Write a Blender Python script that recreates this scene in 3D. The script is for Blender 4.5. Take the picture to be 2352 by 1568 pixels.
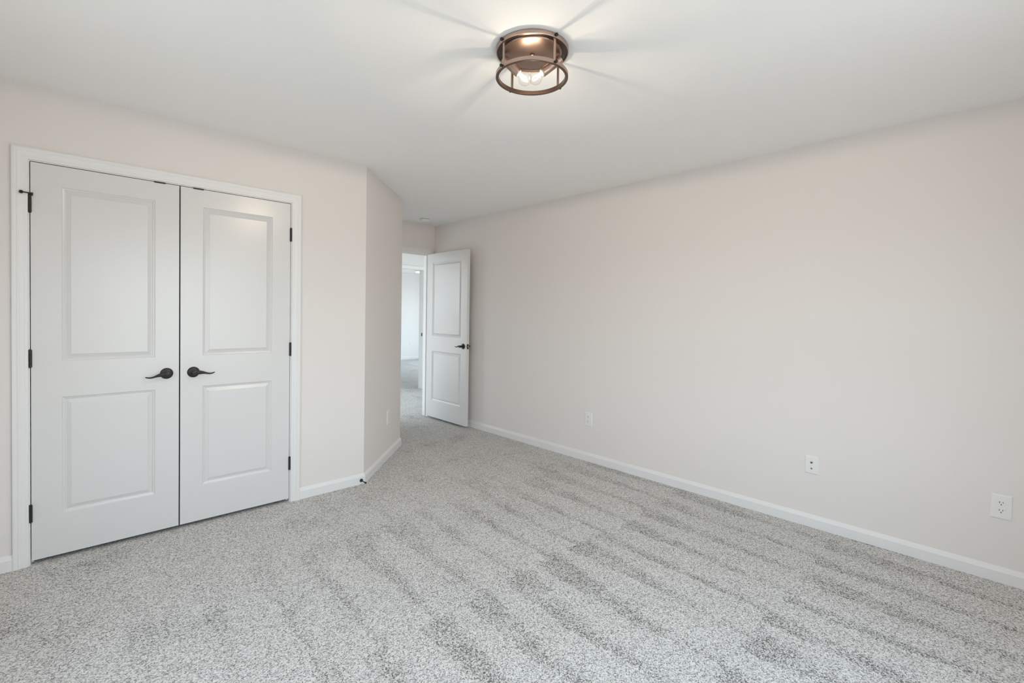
import bpy, bmesh, math
from mathutils import Vector, Matrix

for o in list(bpy.data.objects):
    bpy.data.objects.remove(o, do_unlink=True)
sc = bpy.context.scene
C = sc.collection
PI = math.pi

# ------------------------------------------------------------------ measures
CEIL = 2.44            # ceiling height
RW = 3.4642            # right wall (inner face, plane X)
CW = 3.4226            # closet wall (inner face, plane Y)
BW = 5.1288            # wall with the bedroom doorway (plane Y)
LW = -0.58             # wall left of the camera, with the added fill window
NW = -0.58             # wall behind the camera
AX, AY = 1.6859, CW    # start of the 45 degree wall
HX, HY = 2.4404, CW + 2.4404 - 1.6859   # its end, start of the entry
T = 0.115              # partition thickness
HALL0, HALL1 = BW + T, 7.04             # hallway between two walls
FR0, FR1 = HALL1 + T, 11.77             # far room

# ------------------------------------------------------------------ camera
cam_d = bpy.data.cameras.new('camera')
cam = bpy.data.objects.new('camera', cam_d)
C.objects.link(cam)
yaw, pitch, roll = math.radians(43.4689), math.radians(-1.08), math.radians(0.9084)
f0 = Vector((math.sin(yaw), math.cos(yaw), 0)); r0 = Vector((math.cos(yaw), -math.sin(yaw), 0)); u0 = Vector((0, 0, 1))
fw = f0 * math.cos(pitch) + u0 * math.sin(pitch)
u1 = u0 * math.cos(pitch) - f0 * math.sin(pitch)
rt = r0 * math.cos(roll) + u1 * math.sin(roll)
up = u1 * math.cos(roll) - r0 * math.sin(roll)
M = Matrix((rt, up, -fw)).transposed().to_4x4()
M.translation = Vector((0, 0, 1.3236))
cam.matrix_world = M
cam_d.sensor_fit = 'HORIZONTAL'; cam_d.sensor_width = 36.0
cam_d.lens = 1086.5054 * 36.0 / 2352.0
cam_d.shift_y = -(784 - 742.3543) / 2352.0
cam_d.clip_start = 0.01
sc.camera = cam

# ------------------------------------------------------------------ daylight
SKY = 8.5
LAMP_W = 6.0
world = bpy.data.worlds.new('sky'); sc.world = world; world.use_nodes = True
wn = world.node_tree; wn.nodes.clear()
wo = wn.nodes.new('ShaderNodeOutputWorld'); bg = wn.nodes.new('ShaderNodeBackground')
tc = wn.nodes.new('ShaderNodeTexCoord'); sx = wn.nodes.new('ShaderNodeSeparateXYZ')
rp = wn.nodes.new('ShaderNodeValToRGB'); mp = wn.nodes.new('ShaderNodeMapRange')
mp.inputs['From Min'].default_value = -0.25; mp.inputs['From Max'].default_value = 0.6
wn.links.new(tc.outputs['Generated'], sx.inputs[0]); wn.links.new(sx.outputs['Z'], mp.inputs['Value'])
wn.links.new(mp.outputs[0], rp.inputs[0]); wn.links.new(rp.outputs[0], bg.inputs[0]); wn.links.new(bg.outputs[0], wo.inputs[0])
e = rp.color_ramp.elements
e[0].position = 0.0; e[0].color = (0.44, 0.44, 0.44, 1)
e[1].position = 1.0; e[1].color = (0.63, 0.81, 1.0, 1)
m_ = rp.color_ramp.elements.new(0.30); m_.color = (0.50, 0.51, 0.52, 1)
m_ = rp.color_ramp.elements.new(0.36); m_.color = (0.82, 0.92, 1.0, 1)
bg.inputs['Strength'].default_value = SKY

def portal(loc, rot, sx_, sy_):
    d = bpy.data.lights.new('window_daylight', 'AREA'); d.shape = 'RECTANGLE'; d.size = sx_; d.size_y = sy_
    d.cycles.is_portal = True
    o = bpy.data.objects.new('window_daylight', d); C.objects.link(o); o.location = loc; o.rotation_euler = rot
    return o
# bedroom window in the wall behind the camera, hallway window, far-room window
WIN1 = (0.25, 2.05, 0.55, 2.05)      # x0 x1 z0 z1 on Y = NW
WIN2 = (5.40, 6.90, 0.15, 2.20)      # y0 y1 z0 z1 on X = HLX
WIN3 = (8.0, 10.9, 0.20, 2.20)       # y0 y1 z0 z1 on X = FRX
WIN_SIDE_FILL = (1.25, 2.15, 0.80, 1.95)      # y0 y1 z0 z1 on X = LW, unseen window added to even out the room light
WIN_HALL_FILL = (5.40, 6.90, 0.15, 2.20)      # y0 y1 z0 z1 on X = HRX, unseen window added to brighten the hallway
HLX, HRX, FRX = 2.1, 4.9, 8.2
portal(((WIN1[0] + WIN1[1]) / 2, NW - 0.09, (WIN1[2] + WIN1[3]) / 2), (PI / 2, 0, 0), WIN1[1] - WIN1[0], WIN1[3] - WIN1[2])
portal((LW - 0.09, (WIN_SIDE_FILL[0] + WIN_SIDE_FILL[1]) / 2, (WIN_SIDE_FILL[2] + WIN_SIDE_FILL[3]) / 2), (0, -PI / 2, 0), WIN_SIDE_FILL[3] - WIN_SIDE_FILL[2], WIN_SIDE_FILL[1] - WIN_SIDE_FILL[0])
portal((HLX - 0.09, (WIN2[0] + WIN2[1]) / 2, (WIN2[2] + WIN2[3]) / 2), (0, -PI / 2, 0), WIN2[3] - WIN2[2], WIN2[1] - WIN2[0])
portal((HRX + 0.09, (WIN_HALL_FILL[0] + WIN_HALL_FILL[1]) / 2, (WIN_HALL_FILL[2] + WIN_HALL_FILL[3]) / 2), (0, PI / 2, 0), WIN_HALL_FILL[3] - WIN_HALL_FILL[2], WIN_HALL_FILL[1] - WIN_HALL_FILL[0])
portal((FRX + 0.09, (WIN3[0] + WIN3[1]) / 2, (WIN3[2] + WIN3[3]) / 2), (0, PI / 2, 0), WIN3[3] - WIN3[2], WIN3[1] - WIN3[0])

sc.view_settings.view_transform = 'Standard'
try: sc.view_settings.look = 'None'
except Exception: pass
sc.view_settings.gamma = 1.0
sc.view_settings.use_curve_mapping = False
sc.view_settings.exposure = 0.07
sc.cycles.max_bounces = 16
sc.cycles.diffuse_bounces = 10
sc.cycles.transparent_max_bounces = 16
sc.cycles.caustics_reflective = False
sc.cycles.caustics_refractive = False
sc.cycles.sample_clamp_indirect = 4.0

# ------------------------------------------------------------------ materials
def new_mat(name):
    m = bpy.data.materials.new(name); m.use_nodes = True
    nt = m.node_tree; b = nt.nodes['Principled BSDF']
    return m, nt, b
def mat(name, col, rough=0.5, metal=0.0, bump=0.0, scale=120.0, spec=0.5, var=0.0):
    m, nt, b = new_mat(name)
    b.inputs['Base Color'].default_value = (*col, 1); b.inputs['Roughness'].default_value = rough
    b.inputs['Metallic'].default_value = metal; b.inputs['Specular IOR Level'].default_value = spec
    tx = nt.nodes.new('ShaderNodeTexCoord'); n = nt.nodes.new('ShaderNodeTexNoise')
    n.inputs['Scale'].default_value = scale; n.inputs['Detail'].default_value = 4
    nt.links.new(tx.outputs['Object'], n.inputs['Vector'])
    if bump:
        bp = nt.nodes.new('ShaderNodeBump'); bp.inputs['Strength'].default_value = bump; bp.inputs['Distance'].default_value = 0.002
        nt.links.new(n.outputs['Fac'], bp.inputs['Height']); nt.links.new(bp.outputs[0], b.inputs['Normal'])
    if var:
        r = nt.nodes.new('ShaderNodeValToRGB'); nt.links.new(n.outputs['Fac'], r.inputs[0])
        r.color_ramp.elements[0].position = 0.3; r.color_ramp.elements[1].position = 0.7
        r.color_ramp.elements[0].color = (*[c * (1 - var) for c in col], 1)
        r.color_ramp.elements[1].color = (*[min(1, c * (1 + var)) for c in col], 1)
        nt.links.new(r.outputs[0], b.inputs['Base Color'])
    return m
M_WALL = mat('wall_paint', (0.745, 0.712, 0.690), 0.75, bump=0.08, scale=260, spec=0.25, var=0.008)
M_WALL2 = mat('hall_paint', (0.78, 0.775, 0.76), 0.75, bump=0.08, scale=260, spec=0.25)
M_CEIL = mat('ceiling_paint', (0.89, 0.885, 0.870), 0.9, bump=0.35, scale=70, spec=0.1)
M_TRIM = mat('trim_paint', (0.755, 0.752, 0.748), 0.38, bump=0.02, scale=90, spec=0.45)
M_DOOR = mat('door_paint', (0.675, 0.670, 0.663), 0.27, bump=0.02, scale=160, spec=0.5)
M_PLAST = mat('white_plastic', (0.78, 0.775, 0.765), 0.35, spec=0.5)
M_BLACK = mat('dark_bronze', (0.022, 0.021, 0.020), 0.42, metal=0.25, spec=0.5, var=0.1, scale=60)
M_RUBBER = mat('black_rubber', (0.012, 0.012, 0.012), 0.7)
M_SLOT = mat('dark_slot', (0.02, 0.02, 0.02), 0.7)
M_CHROME = mat('nickel', (0.62, 0.61, 0.58), 0.2, metal=1.0)
M_COPPER = mat('brushed_copper_bronze', (0.36, 0.255, 0.205), 0.36, metal=1.0, bump=0.03, scale=300)
M_RING = mat('satin_copper_bronze', (0.47, 0.355, 0.295), 0.38, metal=1.0, bump=0.03, scale=300)
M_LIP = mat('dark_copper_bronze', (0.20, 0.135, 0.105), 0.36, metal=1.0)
M_COPDARK = mat('bronze_floor_reflection', (0.085, 0.062, 0.050), 0.28, metal=0.9)  # dark reflection of the floor put into the flange colour
M_CERAM = mat('socket_ceramic', (0.75, 0.72, 0.62), 0.4)
M_CLOSET = mat('closet_shade', (0.10, 0.095, 0.09), 0.9)  # near-black colour stands in for the shade inside the closet

def glass_mat(name, tint=(1, 1, 1), gloss=0.08):
    m = bpy.data.materials.new(name); m.use_nodes = True; nt = m.node_tree; nt.nodes.clear()
    o = nt.nodes.new('ShaderNodeOutputMaterial'); mx = nt.nodes.new('ShaderNodeMixShader')
    t = nt.nodes.new('ShaderNodeBsdfTransparent'); g = nt.nodes.new('ShaderNodeBsdfGlossy'); lw = nt.nodes.new('ShaderNodeLayerWeight')
    t.inputs[0].default_value = (*tint, 1); g.inputs['Roughness'].default_value = 0.03
    lw.inputs['Blend'].default_value = 0.25
    mr = nt.nodes.new('ShaderNodeMapRange'); mr.inputs['To Min'].default_value = gloss * 0.4; mr.inputs['To Max'].default_value = gloss * 5
    nt.links.new(lw.outputs['Facing'], mr.inputs['Value']); nt.links.new(mr.outputs[0], mx.inputs[0])
    nt.links.new(t.outputs[0], mx.inputs[1]); nt.links.new(g.outputs[0], mx.inputs[2]); nt.links.new(mx.outputs[0], o.inputs[0])
    return m
M_BULB = glass_mat('clear_bulb_glass', (1, 1, 1), 0.08)
M_PANE = glass_mat('window_glass', (0.97, 0.99, 0.98), 0.04)
def emit_mat(name, col, s):
    m = bpy.data.materials.new(name); m.use_nodes = True; nt = m.node_tree; nt.nodes.clear()
    o = nt.nodes.new('ShaderNodeOutputMaterial'); em = nt.nodes.new('ShaderNodeEmission')
    em.inputs[0].default_value = (*col, 1); em.inputs[1].default_value = s; nt.links.new(em.outputs[0], o.inputs[0]); return m
M_FIL = emit_mat('glowing_filament', (1.0, 0.88, 0.70), 10.0)
M_DIFF = emit_mat('lit_diffuser', (1.0, 0.97, 0.92), 3.0)

def carpet_mat():
    m, nt, b = new_mat('grey_carpet')
    N, L = nt.nodes, nt.links
    b.inputs['Roughness'].default_value = 0.95; b.inputs['Specular IOR Level'].default_value = 0.05
    tc = N.new('ShaderNodeTexCoord'); sep = N.new('ShaderNodeSeparateXYZ'); L.new(tc.outputs['Object'], sep.inputs[0])
    def mth(op, a, bb=None, clamp=False):
        n = N.new('ShaderNodeMath'); n.operation = op; n.use_clamp = clamp
        for i, v in enumerate((a, bb)):
            if v is None: continue
            if isinstance(v, (int, float)): n.inputs[i].default_value = v
            else: L.new(v, n.inputs[i])
        return n.outputs[0]
    def noise(scale, detail=2.0, rough=0.5, vec=None):
        n = N.new('ShaderNodeTexNoise'); n.inputs['Scale'].default_value = scale; n.inputs['Detail'].default_value = detail
        n.inputs['Roughness'].default_value = rough
        L.new(vec if vec else tc.outputs['Object'], n.inputs['Vector']); return n.outputs['Fac']
    def mapr(v, a, bb, c=0.0, d=1.0, smooth=True):
        n = N.new('ShaderNodeMapRange'); n.interpolation_type = 'SMOOTHSTEP' if smooth else 'LINEAR'
        n.inputs['From Min'].default_value = a; n.inputs['From Max'].default_value = bb
        n.inputs['To Min'].default_value = c; n.inputs['To Max'].default_value = d
        L.new(v, n.inputs['Value']); return n.outputs[0]
    X, Y = sep.outputs['X'], sep.outputs['Y']
    wob = mth('SUBTRACT', noise(1.3, 2), 0.5)
    fine = mth('SUBTRACT', noise(30, 3), 0.5)
    # strokes of the vacuum run along Y in rows about 0.97 m long
    yy = mth('ADD', Y, mth('ADD', mth('MULTIPLY', wob, 0.25), mth('MULTIPLY', fine, 0.12)))
    rowf = mth('DIVIDE', mth('SUBTRACT', 1.69, yy), 0.97)
    row = mth('FLOOR', rowf); t = mth('SUBTRACT', rowf, row)
    xx = mth('ADD', X, mth('ADD', mth('MULTIPLY', wob, 0.16), mth('MULTIPLY', fine, 0.07)))
    xs = mth('ADD', mth('DIVIDE', xx, 0.245), mth('ADD', mth('MULTIPLY', row, 0.37), 0.62))
    cell = mth('FLOOR', xs); u = mth('SUBTRACT', xs, cell)
    # per-stroke variation
    cv = N.new('ShaderNodeCombineXYZ'); L.new(cell, cv.inputs[0]); L.new(row, cv.inputs[1])
    wn_ = N.new('ShaderNodeTexWhiteNoise'); wn_.noise_dimensions = '3D'; L.new(cv.outputs[0], wn_.inputs['Vector'])
    rnd = wn_.outputs['Value']
    wedge = mth('POWER', mth('SUBTRACT', 1.0, t), 1.6)
    width = mth('ADD', mth('MULTIPLY', wedge, mth('ADD', mth('MULTIPLY', rnd, 0.60), 0.25)), 0.16)
    edge = mapr(u, 0.0, 0.06)                      # crisp side of each pass
    fade = mapr(mth('SUBTRACT', u, width), -0.14, 0.10, 1.0, 0.0)
    dark = mth('MULTIPLY', edge, fade)
    dark = mth('MULTIPLY', dark, mapr(noise(5.0, 2), 0.30, 0.62, 0.35, 1.0))
    # strongest near the middle of the room, fading towards the closet and the entry
    amp = mth('MULTIPLY', mapr(Y, 3.4, 1.7, 0.12, 1.0), mapr(X, 0.2, 1.2, 0.25, 1.0))
    dark = mth('MULTIPLY', dark, amp)
    blotch = mth('MULTIPLY', mapr(noise(2.4, 4, 0.62), 0.50, 0.74), mth('SUBTRACT', 1.0, mth('MULTIPLY', amp, 0.6)))
    lay = mth('ADD', mth('MULTIPLY', dark, 0.13), mth('MULTIPLY', blotch, 0.11))  # pile shading of the strokes put into the yarn colour; blotches vary at random
    # yarn speckle
    vo = N.new('ShaderNodeTexVoronoi'); vo.feature = 'F1'; vo.inputs['Scale'].default_value = 230
    L.new(tc.outputs['Object'], vo.inputs['Vector'])
    sp = N.new('ShaderNodeSeparateXYZ'); L.new(vo.outputs['Color'], sp.inputs[0])
    yarn0 = mth('ADD', mth('MULTIPLY', sp.outputs['X'], 0.55), mth('MULTIPLY', noise(420, 3, 0.7), 0.45))
    yarn = mth('SUBTRACT', yarn0, lay)
    cr = N.new('ShaderNodeValToRGB'); L.new(yarn, cr.inputs[0])
    ce = cr.color_ramp.elements
    ce[0].position = 0.18; ce[0].color = (0.15, 0.144, 0.136, 1)
    ce[1].position = 0.78; ce[1].color = (0.82, 0.805, 0.785, 1)
    k = ce.new(0.42); k.color = (0.52, 0.507, 0.49, 1)
    L.new(cr.outputs[0], b.inputs['Base Color'])
    bp = N.new('ShaderNodeBump'); bp.inputs['Strength'].default_value = 0.6; bp.inputs['Distance'].default_value = 0.006
    L.new(yarn0, bp.inputs['Height']); L.new(bp.outputs[0], b.inputs['Normal'])
    return m
M_CARPET = carpet_mat()

# ------------------------------------------------------------------ mesh helpers
def quad(bm, pts):
    vs = [bm.verts.new(p) for p in pts]; return bm.faces.new(vs)
def box(bm, x0, x1, y0, y1, z0, z1):
    v = [bm.verts.new((x, y, z)) for x in (x0, x1) for y in (y0, y1) for z in (z0, z1)]
    for f in ((0, 1, 3, 2), (4, 6, 7, 5), (0, 4, 5, 1), (2, 3, 7, 6), (0, 2, 6, 4), (1, 5, 7, 3)):
        bm.faces.new([v[i] for i in f])
    return v
def prism(bm, poly, z0, z1):
    lo = [bm.verts.new((x, y, z0)) for x, y in poly]; hi = [bm.verts.new((x, y, z1)) for x, y in poly]
    n = len(poly); bm.faces.new(lo[::-1]); bm.faces.new(hi)
    for i in range(n): bm.faces.new((lo[i], lo[(i + 1) % n], hi[(i + 1) % n], hi[i]))
def loft(bm, rings, closed=True, cap=True):
    vs = [[bm.verts.new(p) for p in r] for r in rings]; n = len(rings[0])
    for a, b in zip(vs[:-1], vs[1:]):
        for i in range(n if closed else n - 1):
            j = (i + 1) % n; bm.faces.new((a[i], a[j], b[j], b[i]))
    if cap: bm.faces.new(vs[0][::-1]); bm.faces.new(vs[-1])
def frame_from(axis):
    a = Vector(axis).normalized(); h = Vector((0, 0, 1)) if abs(a.z) < 0.9 else Vector((1, 0, 0))
    x = a.cross(h).normalized(); return x, a.cross(x).normalized(), a
def lathe(bm, prof, origin=(0, 0, 0), axis=(0, 0, 1), n=32, capa=True, capb=True):
    x, y, a = frame_from(axis); o = Vector(origin)
    rings = [[o + a * h + (x * math.cos(2 * PI * i / n) + y * math.sin(2 * PI * i / n)) * r for i in range(n)] for r, h in prof]
    vs = [[bm.verts.new(p) for p in r] for r in rings]
    for p, q in zip(vs[:-1], vs[1:]):
        for i in range(n): j = (i + 1) % n; bm.faces.new((p[i], p[j], q[j], q[i]))
    if capa: bm.faces.new(vs[0][::-1])
    if capb: bm.faces.new(vs[-1])
def cyl(bm, p, q, r, n=20, bev=0.0):
    p, q = Vector(p), Vector(q); L = (q - p).length
    if bev: prof = [(r - bev, 0), (r, bev), (r, L - bev), (r - bev, L)]
    else: prof = [(r, 0), (r, L)]
    lathe(bm, prof, p, q - p, n)
def obj(name, bm, m, parent=None, smooth=False, bevel=0.0, loc=None, seg=2):
    bmesh.ops.recalc_face_normals(bm, faces=bm.faces[:])
    me = bpy.data.meshes.new(name); bm.to_mesh(me); bm.free()
    me.materials.append(m)
    o = bpy.data.objects.new(name, me); C.objects.link(o)
    if smooth:
        for p in me.polygons: p.use_smooth = True
        try: me.set_sharp_from_angle(angle=math.radians(38))
        except Exception: pass
    if bevel:
        md = o.modifiers.new('bevel', 'BEVEL'); md.width = bevel; md.segments = seg; md.limit_method = 'ANGLE'; md.angle_limit = math.radians(40)
    if parent: o.parent = parent
    if loc: o.location = loc
    return o
def tag(o, label, cat, group=None, kind=None):
    o['label'] = label; o['category'] = cat
    if group: o['group'] = group
    if kind: o['kind'] = kind
    return o
def empty(name, loc, rz=0.0):
    o = bpy.data.objects.new(name, None); C.objects.link(o); o.location = loc; o.rotation_euler = (0, 0, rz); o.empty_display_size = 0.05
    return o
def copy_tree(o, parent=None):
    c = o.copy(); C.objects.link(c)
    if parent: c.parent = parent
    for ch in list(o.children): copy_tree(ch, c)
    return c
def struct(name, bm, m, label, cat, **k):
    return tag(obj(name, bm, m, **k), label, cat, kind='structure')

# ------------------------------------------------------------------ shell
B = bmesh.new
bm = B(); box(bm, -0.75, 8.75, -0.75, 11.95, -0.12, 0.0)
struct('floor', bm, M_CARPET, 'light grey speckled carpet with vacuum stripes covering the whole floor', 'carpet')
bm = B(); box(bm, -0.75, 8.75, -0.75, 11.95, CEIL, CEIL + 0.1)
struct('ceiling', bm, M_CEIL, 'flat off-white ceiling with light orange-peel texture above the room', 'ceiling')

def wall_with_hole_y(bm, x0, x1, y0, y1, hx0, hx1, hz0, hz1):     # wall in plane Y
    box(bm, x0, hx0, y0, y1, 0, CEIL); box(bm, hx1, x1, y0, y1, 0, CEIL); box(bm, hx0, hx1, y0, y1, hz1, CEIL)
    if hz0 > 0: box(bm, hx0, hx1, y0, y1, 0, hz0)
def wall_with_hole_x(bm, y0, y1, x0, x1, hy0, hy1, hz0, hz1):     # wall in plane X
    box(bm, x0, x1, y0, hy0, 0, CEIL); box(bm, x0, x1, hy1, y1, 0, CEIL); box(bm, x0, x1, hy0, hy1, hz1, CEIL)
    if hz0 > 0: box(bm, x0, x1, hy0, hy1, 0, hz0)

JT = 0.019
CD0, CD1, CDZ = -0.1250, 1.1363, 2.0605        # closet opening between jamb faces
BD0, BD1, BDZ = 2.5660, 3.3850, 2.0675         # bedroom doorway
FD0, FD1, FDZ = 3.7500, 4.5300, 2.0675         # doorway across the hall
# closet wall, with its 45 degree end cut
bm = B()
box(bm, LW, CD0 - JT, CW, CW + T, 0, CEIL)
box(bm, CD0 - JT, CD1 + JT, CW, CW + T, CDZ + JT, CEIL)
k = T * math.tan(PI / 8)
prism(bm, [(CD1 + JT, CW), (AX, AY), (AX - k, AY + T), (CD1 + JT, CW + T)], 0, CEIL)
struct('wall_left', bm, M_WALL, 'beige painted wall holding the double closet doors', 'wall')
bm = B()
s2 = math.sqrt(.5)
k2 = T * math.tan(PI / 8)
prism(bm, [(AX, AY), (HX, HY), (HX - T, HY + k2), (AX - k, AY + T)], 0, CEIL)
struct('wall_angled', bm, M_WALL, 'short beige wall set at an angle beside the entry', 'wall')
bm = B()
prism(bm, [(HX, HY), (HX, BW), (HX - T, BW), (HX - T, HY + k2)], 0, CEIL)
struct('wall_entry', bm, M_WALL, 'beige wall on the left of the short entry passage', 'wall')
bm = B(); box(bm, RW, RW + T, NW, BW + T, 0, CEIL)
struct('wall_right', bm, M_WALL, 'long blank beige wall on the right with three cover plates', 'wall')
bm = B(); wall_with_hole_y(bm, HLX, RW, BW, BW + T, BD0 - JT, BD1 + JT, 0, BDZ + JT)
struct('wall_back', bm, M_WALL, 'beige wall at the back holding the open bedroom doorway', 'wall')
bm = B(); wall_with_hole_x(bm, NW - T, CW + T, LW - T, LW, *WIN_SIDE_FILL)
struct('wall_side', bm, M_WALL, 'beige wall left of the viewer with an added fill window', 'wall')
bm = B(); wall_with_hole_y(bm, LW, RW + T, NW - T, NW, *WIN1)
struct('wall_near', bm, M_WALL, 'beige wall with the bedroom window behind the viewer', 'wall')
# closet interior
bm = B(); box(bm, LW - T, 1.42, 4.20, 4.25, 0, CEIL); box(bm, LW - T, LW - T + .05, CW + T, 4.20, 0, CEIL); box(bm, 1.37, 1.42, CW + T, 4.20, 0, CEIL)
struct('wall_closet', bm, M_CLOSET, 'closet walls behind the double doors, coloured dark for shade', 'wall')
# hallway and far room
bm = B(); wall_with_hole_y(bm, HLX, FRX, HALL1, FR0, FD0 - JT, FD1 + JT, 0, FDZ + JT)
struct('wall_hall', bm, M_WALL2, 'pale hallway wall above the far doorway', 'wall')
bm = B(); wall_with_hole_x(bm, BW, FR1, HLX - T, HLX, *WIN2)
struct('wall_hall_end', bm, M_WALL2, 'pale wall with window at the left end of the hallway', 'wall')
bm = B(); wall_with_hole_x(bm, HALL0, HALL1, HRX, HRX + T, *WIN_HALL_FILL)  # unseen end wall and window, added to keep the hallway bright
struct('wall_hall_right', bm, M_WALL2, 'unseen pale wall with fill window, added to brighten the right end of the hallway', 'wall')
bm = B(); wall_with_hole_x(bm, HALL1, FR1 + T, FRX, FRX + T, *WIN3)
struct('wall_far_right', bm, M_WALL2, 'pale wall with window on the right of the far room', 'wall')
bm = B(); box(bm, RW + T, HRX + T, BW, BW + T, 0, CEIL)
struct('wall_hall_near', bm, M_WALL2, 'pale hallway wall continuing behind the open bedroom door', 'wall')
bm = B(); box(bm, HLX - T, FRX, FR1, FR1 + T, 0, CEIL)
struct('wall_far', bm, M_WALL2, 'pale bluish-white wall at the end of the far room', 'wall')

# ------------------------------------------------------------------ baseboards
BP = [(0.0, 0.0), (0.014, 0.0), (0.014, 0.0555), (0.0112, 0.0610), (0.0080, 0.0685), (0.0050, 0.0745), (0.0022, 0.0780), (0.0, 0.079)]
def baseboard(name, p, q, n, label, m0=0.0, m1=0.0):
    # runs p -> q on the wall, n = direction into the room, m0/m1 = mitre shift along the run per unit thickness
    p, q, n = Vector((*p, 0)), Vector((*q, 0)), Vector((*n, 0)).normalized(); d = (q - p).normalized()
    bm = B()
    loft(bm, [[p + n * v + d * (m0 * v) + Vector((0, 0, z)) for v, z in BP], [q + n * v + d * (m1 * v) + Vector((0, 0, z)) for v, z in BP]])
    return struct(name, bm, M_TRIM, label, 'baseboard')
t8 = math.tan(PI / 8)
CX0, CX1 = CD0 - 0.005 - 0.0583, CD1 + 0.005 + 0.0583
baseboard('baseboard_left', (LW, CW), (CX0, CW), (0, -1), 'short white baseboard left of the closet casing', 1, 0)
baseboard('baseboard_center', (CX1, CW), (AX, CW), (0, -1), 'white baseboard between closet casing and angled wall', 0, t8)
baseboard('baseboard_angled', (AX, AY), (HX, HY), (s2, -s2), 'white baseboard along the short angled wall', -t8, t8)
baseboard('baseboard_entry', (HX, HY), (HX, BW), (1, 0), 'white baseboard on the left side of the entry passage', -t8, -1)
baseboard('baseboard_right', (RW, BW), (RW, NW), (-1, 0), 'long white baseboard along the blank right wall', 1, -1)
baseboard('baseboard_far', (HLX, FR1), (FRX, FR1), (0, -1), 'white baseboard of the far room seen through the doorways', 1, -1)
baseboard('baseboard_side', (LW, NW), (LW, CW), (1, 0), 'white baseboard left of the viewer', 1, -1)
baseboard('baseboard_near', (RW, NW), (LW, NW), (0, 1), 'white baseboard behind the viewer', 1, -1)

# ------------------------------------------------------------------ casings and jambs
CPF = [(0.0, 0.0), (0.0, 0.0068), (0.0015, 0.0090), (0.0040, 0.0098), (0.0120, 0.0100), (0.0135, 0.0116), (0.0155, 0.0122), (0.0280, 0.0126),
       (0.0330, 0.0140), (0.0360, 0.0158), (0.0385, 0.0160), (0.0400, 0.0146), (0.0420, 0.0150), (0.0440, 0.0168), (0.0500, 0.0175), (0.0555, 0.0172), (0.0583, 0.0158), (0.0583, 0.0)]
def casing(bm, xi0, xi1, zi, y, sgn):
    R_ = []
    for st in range(4):
        ring = []
        for u, v in CPF:
            x = xi0 - u if st < 2 else xi1 + u
            z = 0.0 if st in (0, 3) else zi + u
            ring.append((x, y + sgn * v, z))
        R_.append(ring)
    loft(bm, R_)
def jamb(bm, x0, x1, zt, y0, y1):
    box(bm, x0 - JT, x0, y0, y1, 0, zt); box(bm, x1, x1 + JT, y0, y1, 0, zt); box(bm, x0 - JT, x1 + JT, y0, y1, zt, zt + JT)
def trim(n, x0, x1, zt, y0, y1, what, room=True, back=True, stop_y=None):
    bm = B(); jamb(bm, x0, x1, zt, y0, y1)
    if stop_y is not None:
        a, b_ = stop_y
        box(bm, x0, x0 + .011, a, b_, 0, zt); box(bm, x1 - .011, x1, a, b_, 0, zt); box(bm, x0 + .011, x1 - .011, a, b_, zt - .011, zt)
    root = struct('trim_%d' % n, bm, M_TRIM, 'white door jamb and casing ' + what, 'door frame')
    if room:
        bm = B(); casing(bm, x0 - .005, x1 + .005, zt + .005, y0, -1); obj('casing', bm, M_TRIM, root, smooth=True)
    if back:
        bm = B(); casing(bm, x0 - .005, x1 + .005, zt + .005, y1, 1); obj('casing', bm, M_TRIM, root, smooth=True)
    return root
t1 = trim(1, CD0, CD1, CDZ, CW, CW + T, 'around the double closet doors', back=False, stop_y=(CW + .038, CW + .05))
for xc in (0.4065, 0.597):      # ball catch strikes in the head jamb
    bm = B(); box(bm, xc - .027, xc + .027, CW - .0022, CW + .02, CDZ - .0080, CDZ + .0006); o = obj('catch_strike', bm, M_BLACK, t1); o['label'] = 'dark metal catch plate'
t2 = trim(2, BD0, BD1, BDZ, BW, BW + T, 'around the open bedroom doorway', back=True, stop_y=(BW + .040, BW + .052))
t3 = trim(3, FD0, FD1, FDZ, HALL1, FR0, 'around the doorway across the hall', back=True)
bm = B(); box(bm, FD1 - .0025, FD1 + .0005, HALL1 + .004, HALL1 + .034, .92, .977); o = obj('strike_plate', bm, M_BLACK, t3); o['label'] = 'small dark strike plate'

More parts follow.
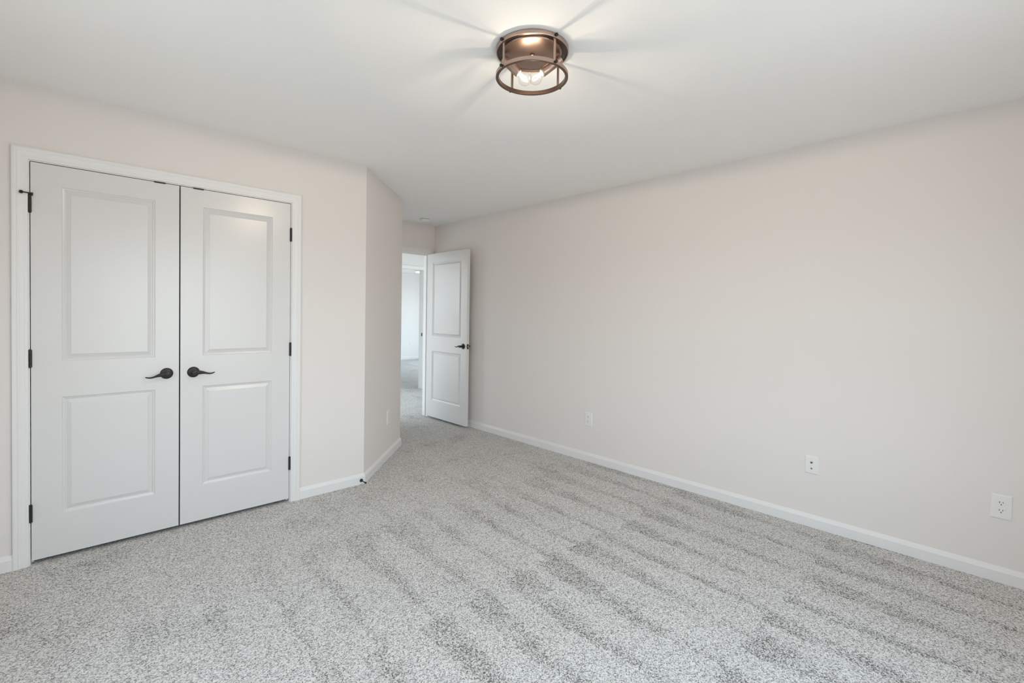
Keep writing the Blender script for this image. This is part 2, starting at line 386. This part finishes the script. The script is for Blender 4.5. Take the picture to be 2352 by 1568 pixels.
# ------------------------------------------------------------------ doors
PROF = [(0.0, 0.0), (0.0020, 0.0015), (0.0038, 0.0048), (0.0085, 0.0066), (0.0112, 0.0074), (0.0130, 0.0112), (0.0150, 0.0122), (0.0175, 0.0120), (0.0350, 0.0042), (0.0356, 0.0030), (0.0370, 0.0028)]
def leaf(bm, w, zb, zt, th=0.035, st=0.1135):
    xs = [0, st, w - st, w]; zs = [zb, 0.238, 0.853, 1.041, 1.950, zt]
    for side in (0, 1):
        Y0 = 0.0 if side == 0 else th; s = 1 if side == 0 else -1
        for i in range(3):
            for j in range(5):
                x0, x1, z0, z1 = xs[i], xs[i + 1], zs[j], zs[j + 1]
                if i == 1 and j in (1, 3):
                    prev = None
                    for a, d in PROF:
                        r = [(x0 + a, Y0 + s * d, z0 + a), (x1 - a, Y0 + s * d, z0 + a), (x1 - a, Y0 + s * d, z1 - a), (x0 + a, Y0 + s * d, z1 - a)]
                        if prev:
                            for q in range(4): quad(bm, (prev[q], prev[(q + 1) % 4], r[(q + 1) % 4], r[q]))
                        prev = r
                    quad(bm, prev)
                else:
                    quad(bm, ((x0, Y0, z0), (x1, Y0, z0), (x1, Y0, z1), (x0, Y0, z1)))
    for i in range(3):
        for z in (zb, zt): quad(bm, ((xs[i], 0, z), (xs[i + 1], 0, z), (xs[i + 1], th, z), (xs[i], th, z)))
    for j in range(5):
        for x in (0, w): quad(bm, ((x, 0, zs[j]), (x, th, zs[j]), (x, th, zs[j + 1]), (x, 0, zs[j + 1])))
    bmesh.ops.remove_doubles(bm, verts=bm.verts[:], dist=1e-5)

def lever_handle(parent, x, z, side, dirx, droop=0.0, flip=False):
    """rose + lever on local face: side -1 = front face (y=0), +1 = back face (y=.035); lever points along dirx"""
    y0 = 0.0 if side < 0 else 0.035
    ax = (0, side, 0)
    bm = B(); lathe(bm, [(0.0312, 0.0), (0.0322, 0.0020), (0.0318, 0.0042), (0.0290, 0.0068), (0.0225, 0.0088), (0.0150, 0.0098), (0.0135, 0.0105)], (x, y0, z), ax, 40)
    rose = obj('door_handle', bm, M_BLACK, parent, smooth=True); rose['label'] = 'dark bronze wave lever handle'
    bm = B()
    lathe(bm, [(0.0125, 0.009), (0.0110, 0.020), (0.0108, 0.036), (0.0135, 0.0405), (0.0135, 0.053), (0.0120, 0.0565), (0.006, 0.0585)], (x, y0, z), ax, 28)
    pts = [(-0.004, 0.0, .0135), (0.014, 0.0005, .0126), (0.028, 0.0002, .0112), (0.042, -0.0015, .0088), (0.054, -0.0045, .0066), (0.066, -0.0080, .0053), (0.078, -0.0100, .0047), (0.089, -0.0092, .0042), (0.099, -0.0058, .0034), (0.105, -0.0030, .0022)]
    rings = []
    ca, sa = math.cos(droop), math.sin(droop)
    for i, (s, h, r) in enumerate(pts):
        a = pts[max(i - 1, 0)]; b_ = pts[min(i + 1, len(pts) - 1)]
        tl = math.hypot(b_[0] - a[0], b_[1] - a[1]); tx, tz = (b_[0] - a[0]) / tl, (b_[1] - a[1]) / tl
        ring = []
        for kk in range(16):
            an = 2 * PI * kk / 16
            n_ = math.cos(an) * r; m2 = math.sin(an) * max(0.0052, r * 0.62)
            ss, hh = s - tz * n_, h + tx * n_
            ss, hh = ss * ca - hh * sa, ss * sa + hh * ca
            ring.append((x + dirx * ss, y0 + side * (0.0475 + m2 - 0.0006 * i), z + hh))
        rings.append(ring)
    loft(bm, rings)
    lv = obj('lever', bm, M_BLACK, rose, smooth=True)
    return rose
def hinge(parent, x, z, dirj, yk=-0.0055):
    """barrel on the front face line, dirj = side of the jamb"""
    bm = B()
    for q in range(5):
        z0 = z - .0445 + q * .0178; cyl(bm, (x, yk, z0 + .0003), (x, yk, z0 + .0175), .0066, 16, .0006)
    h = obj('hinge', bm, M_BLACK, parent, smooth=True); h['label'] = 'dark bronze hinge'
    bm = B(); cyl(bm, (x, yk, z - .047), (x, yk, z + .047), .0042, 12, .001); obj('hinge_pin', bm, M_BLACK, h, smooth=True)
    bm = B(); box(bm, x - .0012, x + dirj * .0100, -.0012, .0006, z - .0445, z + .0445); obj('hinge_leaf', bm, M_BLACK, h)
    return h

DZB, DZT = 0.0217, 2.0562
# left closet leaf: local x=0 at hinge side
LW_ = 0.5007 + 0.1215
d1 = empty('door_1', (-0.1215, CW, 0)); tag(d1, 'left leaf of the white two-panel closet doors, hinged beside the wide left casing', 'door', kind='structure')
bm = B(); leaf(bm, LW_, DZB, DZT); obj('door_panel', bm, M_DOOR, d1)
lever_handle(d1, 0.4405 + 0.1215, 0.9435, -1, -1, droop=math.radians(-4.5))
for z in (0.267, 1.0605, 1.845): hinge(d1, -0.0020, z, -1)
# hinge pin stop on the top left hinge
bm = B()
box(bm, -.011, .010, -.0125, .0, 1.8930, 1.8990)
cyl(bm, (-.006, -.010, 1.8965), (-.028, -.022, 1.8955), .0030, 12)
box(bm, .003, .010, -.016, -.009, 1.884, 1.8990)
hs = obj('hinge_pin_stop', bm, M_BLACK, d1, smooth=True); hs['label'] = 'dark hinge-pin door stop with bumper'
bm = B(); lathe(bm, [(.003, 0), (.0075, .002), (.0085, .006), (.0075, .011), (.003, .013)], (-.026, -.0205, 1.8953), (-.88, -.47, -.03), 16); obj('bumper', bm, M_RUBBER, hs, smooth=True)
# right closet leaf
RW_ = 1.1328 - 0.5077
d2 = empty('door_2', (0.5077, CW, 0)); tag(d2, 'right leaf of the white two-panel closet doors, nearer the angled wall', 'door', kind='structure')
bm = B(); leaf(bm, RW_, DZB, DZT); obj('door_panel', bm, M_DOOR, d2)
lever_handle(d2, 0.5698 - 0.5077 + .0035, 0.942, -1, 1)
for z in (0.2685, 1.0595, 1.8465): hinge(d2, RW_ + .0016, z, 1)
# open bedroom door, swung flat towards the right wall: local x=0 hinge, face towards -X world
DW = 0.8138
d3 = empty('door_3', (3.3450, 5.0925, 0), -PI / 2); tag(d3, 'open white two-panel bedroom door swung against the right wall', 'door', kind='structure')
bm = B(); leaf(bm, DW, .0275, 2.0635); obj('door_panel', bm, M_DOOR, d3)
lever_handle(d3, DW - .0605, 0.946, -1, -1)
lever_handle(d3, DW - .0605, 0.946, 1, -1)
bm = B(); box(bm, DW - .0006, DW + .0012, .005, .030, .917, .974); lp = obj('latch_plate', bm, M_BLACK, d3); lp['label'] = 'dark latch plate on the door edge'
bm = B(); prism(bm, [(DW + .001, .011), (DW + .011, .011), (DW + .004, .024), (DW + .001, .024)], .937, .955); obj('latch_bolt', bm, M_CHROME, lp)

# ------------------------------------------------------------------ windows (out of view, they light the rooms; side and hall-right ones added for fill)
def window(n, x0, x1, y0, y1, z0, z1, label, mull=1, swap=False):
    def obj(name, bm, *a):
        if swap:
            for v in bm.verts: v.co = (v.co.y, v.co.x, v.co.z)
        return globals()['obj'](name, bm, *a)
    fw_ = .045; xm = (x0 + x1) / 2
    bm = B()
    box(bm, x0, x1, y0, y0 + fw_, z0, z1); box(bm, x0, x1, y1 - fw_, y1, z0, z1)
    box(bm, x0, x1, y0 + fw_, y1 - fw_, z0, z0 + fw_); box(bm, x0, x1, y0 + fw_, y1 - fw_, z1 - fw_, z1)
    w = tag(obj('window_%d' % n, bm, M_TRIM), label, 'window', kind='structure')
    for k_ in range(1, mull + 1):
        ym = y0 + (y1 - y0) * k_ / (mull + 1)
        bm = B(); box(bm, xm - .02, xm + .02, ym - .03, ym + .03, z0 + fw_, z1 - fw_); obj('mullion', bm, M_TRIM, w)
    bm = B(); zm = (z0 + z1) / 2
    for k_ in range(mull + 1):
        a = y0 + (y1 - y0) * k_ / (mull + 1) + fw_; b_ = y0 + (y1 - y0) * (k_ + 1) / (mull + 1) - fw_
        box(bm, xm - .014, xm + .014, a, b_, zm - .018, zm + .018)
    obj('meeting_rail', bm, M_TRIM, w)
    bm = B(); quad(bm, ((xm, y0 + fw_, z0 + fw_), (xm, y1 - fw_, z0 + fw_), (xm, y1 - fw_, z1 - fw_), (xm, y0 + fw_, z1 - fw_))); obj('pane', bm, M_PANE, w)
window(1, NW - T, NW, *WIN1, 'white double-hung bedroom window behind the viewer', 1, True)
window(4, LW - T, LW, *WIN_SIDE_FILL, 'unseen narrow fill window added left of the viewer', 0)
window(2, HLX - T, HLX, *WIN2, 'white window at the left end of the hallway')
window(5, HRX, HRX + T, *WIN_HALL_FILL, 'unseen fill window added at the right end of the hallway')
window(3, FRX, FRX + T, *WIN3, 'white window on the right side of the far room', 2)

# ------------------------------------------------------------------ cover plates
def plate_mesh(w, h, d=.0055):
    bm = B()
    r = [[(-w / 2 + i, -dd, -h / 2 + i), (w / 2 - i, -dd, -h / 2 + i), (w / 2 - i, -dd, h / 2 - i), (-w / 2 + i, -dd, h / 2 - i)]
         for i, dd in ((0, 0), (0, .0022), (.0016, .0040), (.0050, d), (.0070, d + .0003))]
    loft(bm, r); return bm
def outlet(loc, rz, label, w=.079, h=.124):
    """local: x along the wall, -y out of the wall"""
    o = tag(empty('wall_outlet', loc, rz), label, 'outlet', 'duplex outlets low on the walls')
    obj('cover_plate', plate_mesh(w, h), M_PLAST, o)
    for s in (1, -1):
        zc = s * .0196; bm = B(); pts = []
        for k_ in range(40):
            a = 2 * PI * k_ / 40; x = .0175 * math.cos(a); z = .0175 * math.sin(a); z = max(-.0142, min(.0142, z)); pts.append((x, z))
        lo = [(x, -.0050, zc + z) for x, z in pts]; hi = [(x, -.0072, zc + z) for x, z in pts]; h2 = [(x * .95, -.0079, zc + z * .95) for x, z in pts]
        loft(bm, [lo, hi, h2]); rc = obj('receptacle', bm, M_PLAST, o)
        for x, hh in ((-.0064, .0088), (.0064, .0070)):
            bm = B(); box(bm, x - .0012, x + .0012, -.0081, -.0060, zc + .0040 - hh / 2 , zc + .0040 + hh / 2); sl = obj('slot', bm, M_SLOT, rc); sl['label'] = 'dark blade slot'
        bm = B(); cyl(bm, (0, -.0060, zc - .0072), (0, -.0081, zc - .0072), .0026, 14); g = obj('ground_hole', bm, M_SLOT, rc); g['label'] = 'dark ground hole'
    bm = B(); lathe(bm, [(.0032, .0050), (.0032, .0066), (.0022, .0074)], (0, 0, 0), (0, -1, 0), 14); obj('plate_screw', bm, M_PLAST, o, smooth=True)
    return o
RZ = -PI / 2     # local -y -> world -X  (plates on the right wall)
outlet((RW, 0.0120, 0.3842), RZ, 'white duplex outlet with dark slots, low on right wall nearest the viewer')
outlet((RW, 2.6215, 0.3820), RZ, 'small distant white duplex outlet on right wall nearest the open bedroom door')
outlet((AX + .640 * s2, AY + .640 * s2, 0.372), PI / 4, 'white duplex outlet seen edge-on, low on the short angled wall')
outlet((7.175, FR1, 0.43), 0.0, 'faint white outlet on the far room wall, seen through both doorways')

cp = tag(empty('cable_wall_plate', (RW, 0.8525, 0.3948), RZ), 'white cover plate with two metal cable jacks, middle plate on right wall', 'wall plate')
obj('cover_plate', plate_mesh(.0755, .1135), M_PLAST, cp)
for z, r, l_ in ((.0170, .0058, .012), (-.0215, .0042, .008)):
    bm = B(); lathe(bm, [(r + .0024, .005), (r + .0024, .0068)], (0, 0, z), (0, -1, 0), 6)
    lathe(bm, [(r, .0068), (r, l_), (r * .8, l_ + .0004), (r * .75, l_ - .002)], (0, 0, z), (0, -1, 0), 20)
    j = obj('cable_jack', bm, M_CHROME, cp, smooth=True); j['label'] = 'threaded metal cable jack'
    bm = B(); cyl(bm, (0, -l_ + .0025, z), (0, -l_ + .0005, z), r * .72, 16); obj('jack_hole', bm, M_SLOT, j)

# ------------------------------------------------------------------ baseboard door stop
ds = tag(empty('door_stop', (1.6600, CW - .014, 0.0300)), 'small dark rigid door stop screwed into baseboard beside the angled wall', 'door stop')
bm = B(); lathe(bm, [(.0128, 0), (.0128, .003), (.0105, .006), (.0060, .009), (.0045, .014)], (0, 0, 0), (0, -1, 0), 24); obj('mounting_base', bm, M_BLACK, ds, smooth=True)
bm = B(); lathe(bm, [(.0042, .010), (.0042, .058), (.0052, .060), (.0052, .064)], (0, 0, 0), (0, -1, 0), 18); obj('rod', bm, M_BLACK, ds, smooth=True)
bm = B(); lathe(bm, [(.0060, .064), (.0068, .066), (.0066, .076), (.0050, .079)], (0, 0, 0), (0, -1, 0), 20); obj('rubber_tip', bm, M_RUBBER, ds, smooth=True)

# ------------------------------------------------------------------ smoke detector
sd = tag(empty('smoke_detector', (3.105, 4.800, CEIL)), 'round white smoke detector on ceiling above the entry passage', 'smoke detector')
bm = B(); lathe(bm, [(.061, 0), (.061, .007), (.060, .008)], (0, 0, 0), (0, 0, -1), 40); obj('mounting_plate', bm, M_PLAST, sd, smooth=True)
bm = B(); lathe(bm, [(.052, .008), (.052, .0112)], (0, 0, 0), (0, 0, -1), 40); v_ = obj('vent_ring', bm, M_SLOT, sd, smooth=True); v_['label'] = 'dark vent gap'
bm = B(); lathe(bm, [(.0585, .0112), (.0590, .0140), (.0570, .026), (.0500, .036), (.0460, .038), (.018, .0385), (.017, .0375)], (0, 0, 0), (0, 0, -1), 40); obj('housing', bm, M_PLAST, sd, smooth=True)

# ------------------------------------------------------------------ ceiling light
LX, LY = 1.437, 1.418
cl = tag(empty('ceiling_light', (LX, LY, CEIL)), 'copper-bronze open-cage flush ceiling light with two glowing clear bulbs', 'ceiling light')
R0 = .1524; DN = (0, 0, -1)
bm = B(); lathe(bm, [(R0, 0), (R0, .0160), (R0 - .0010, .0176), (R0 - .0030, .0178), (R0 - .0042, .0166), (R0 - .0044, .0120)], (0, 0, 0), DN, 96, False, False)
obj('canopy', bm, M_RING, cl, smooth=True)
bm = B(); lathe(bm, [(R0 - .0043, .0122), (.1240, .0122)], (0, 0, 0), DN, 96, False, False)
cn = obj('canopy_flange', bm, M_COPDARK, cl, smooth=True); cn['label'] = 'recessed canopy flange with the dark floor reflection in its colour'
bm = B(); lathe(bm, [(.1255, .0100), (.1250, .0160), (.1238, .0176), (.1215, .0182), (.060, .0184), (.001, .0185)], (0, 0, 0), DN, 96, False, True)
obj('back_plate', bm, M_COPPER, cl, smooth=True)
bm = B(); lathe(bm, [(.006, .018), (.0095, .020), (.0095, .024), (.006, .0275), (.0015, .0285)], (0, 0, 0), DN, 24); obj('center_nut', bm, M_COPPER, cl, smooth=True)
ZL0, ZL1 = .1050, .1212
bm = B()
prof = [(R0 - .0012, ZL0), (R0, ZL0 + .0012), (R0, ZL1 - .0012), (R0 - .0012, ZL1), (R0 - .0110, ZL1), (R0 - .0110, ZL0)]
lathe(bm, prof + prof[:1], (0, 0, 0), DN, 96, False, False)
bmesh.ops.remove_doubles(bm, verts=bm.verts[:], dist=1e-6)
lr = obj('lower_ring', bm, M_RING, cl, smooth=True)
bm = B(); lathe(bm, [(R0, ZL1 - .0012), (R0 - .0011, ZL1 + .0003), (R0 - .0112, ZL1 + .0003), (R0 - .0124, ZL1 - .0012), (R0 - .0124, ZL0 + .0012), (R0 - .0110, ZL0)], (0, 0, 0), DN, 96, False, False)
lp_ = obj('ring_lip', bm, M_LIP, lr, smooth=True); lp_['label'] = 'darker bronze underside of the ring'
PH = math.radians(82.0)
for q in range(4):
    a = PH + q * PI / 2; ex, ey = Vector((math.cos(a), math.sin(a), 0)), Vector((-math.sin(a), math.cos(a), 0))
    bm = B(); rc_ = .1446
    vs = box(bm, -.0022, .0022, -.0058, .0058, -ZL0 - .004, -.0125)
    for v in bm.verts: v.co = ex * (rc_ + v.co.x) + ey * v.co.y + Vector((0, 0, v.co.z))
    p = obj('post', bm, M_RING, cl, bevel=.0006)
    for zz in (-.0090, -(ZL0 + ZL1) / 2):
        bm = B(); lathe(bm, [(.0030, -.002), (.0030, .0018), (.0058, .0024), (.0066, .0050), (.0060, .0082), (.0036, .0102), (.0008, .0108)], ex * R0 + Vector((0, 0, zz)), ex, 18)
        kb = obj('thumb_screw', bm, M_BLACK, p, smooth=True); kb['label'] = 'dark round screw head'
rd = Vector((math.cos(yaw), -math.sin(yaw), 0))
for s, ex_, ez_ in ((-1, -.056, -.0935), (1, .0435, -.0985)):
    tw = Vector((rd.y, -rd.x, 0)) * (s * .008)
    base = rd * (s * .1210) + Vector((0, 0, -.0370)) + tw * .4; end = rd * ex_ + Vector((0, 0, ez_)) + tw
    ax = (end - base).normalized(); L_ = (end - base).length
    bm = B(); lathe(bm, [(.0140, 0), (.0178, .003), (.0182, .006), (.0182, L_ - .002), (.0172, L_), (.0150, L_), (.0148, L_ - .010)], base, ax, 32)
    b2 = base + Vector((0, 0, 0)); tv = rd.cross(Vector((0, 0, 1)))
    n0 = len(bm.verts); bx = box(bm, -.0015, .0015, -.010, .010, 0, .024)
    for v in bx: v.co = base - ax * .0005 + rd * (s * (-.004) + v.co.x) + tv * v.co.y + Vector((0, 0, v.co.z - .004))
    so = obj('socket', bm, M_RING, cl, smooth=True)
    bm = B(); lathe(bm, [(.0147, L_ - .012), (.0147, L_ + .0015), (.0125, L_ + .0035)], base, ax, 28); c_ = obj('socket_insert', bm, M_CERAM, so, smooth=True); c_['label'] = 'pale socket insert'
    c0 = end + ax * .0460
    bm = B()
    pr = [(.0122, .001), (.0126, .006), (.0150, .011)]
    for k_ in range(3, 17):
        an = PI * (k_ - .3) / 16.0; pr.append((max(.0004, .0285 * math.sin(an)), .0355 - .0285 * math.cos(an)))
    lathe(bm, pr, end, ax, 40, False, True)
    bl = obj('bulb', bm, M_BULB, cl, smooth=True); bl['label'] = 'glowing clear glass bulb'
    bm = B(); X_, Y_, A_ = frame_from(ax)
    for k_ in range(4):
        an = 2 * PI * k_ / 4 + .4; d_ = X_ * math.cos(an) + Y_ * math.sin(an)
        cyl(bm, end + ax * .010 + d_ * .0050, end + ax * .038 + d_ * .0085, .0024, 8)
    obj('filament', bm, M_FIL, bl)
    ld = bpy.data.lights.new('bulb_glow', 'POINT'); ld.energy = LAMP_W; ld.color = (1.0, .84, .65); ld.shadow_soft_size = .003
    ld.use_nodes = True; ln = ld.node_tree.nodes; fo = ln.new('ShaderNodeLightFalloff')
    fo.inputs['Strength'].default_value = 1.0; fo.inputs['Smooth'].default_value = 0.02
    ld.node_tree.links.new(fo.outputs['Linear'], ln['Emission'].inputs['Strength'])
    lo = bpy.data.objects.new('bulb_glow', ld); C.objects.link(lo); lo.location = c0; lo.parent = bl

# ------------------------------------------------------------------ light in the far room
fl = tag(empty('flush_ceiling_light', (6.85, 10.85, CEIL)), 'small bright round ceiling fixture seen through the far doorway', 'ceiling light')
bm = B(); lathe(bm, [(.105, 0), (.105, .018), (.098, .022)], (0, 0, 0), DN, 40); obj('trim_ring', bm, M_PLAST, fl, smooth=True)
bm = B(); lathe(bm, [(.097, .020), (.090, .034), (.060, .048), (.002, .054)], (0, 0, 0), DN, 40); obj('diffuser', bm, M_DIFF, fl, smooth=True)
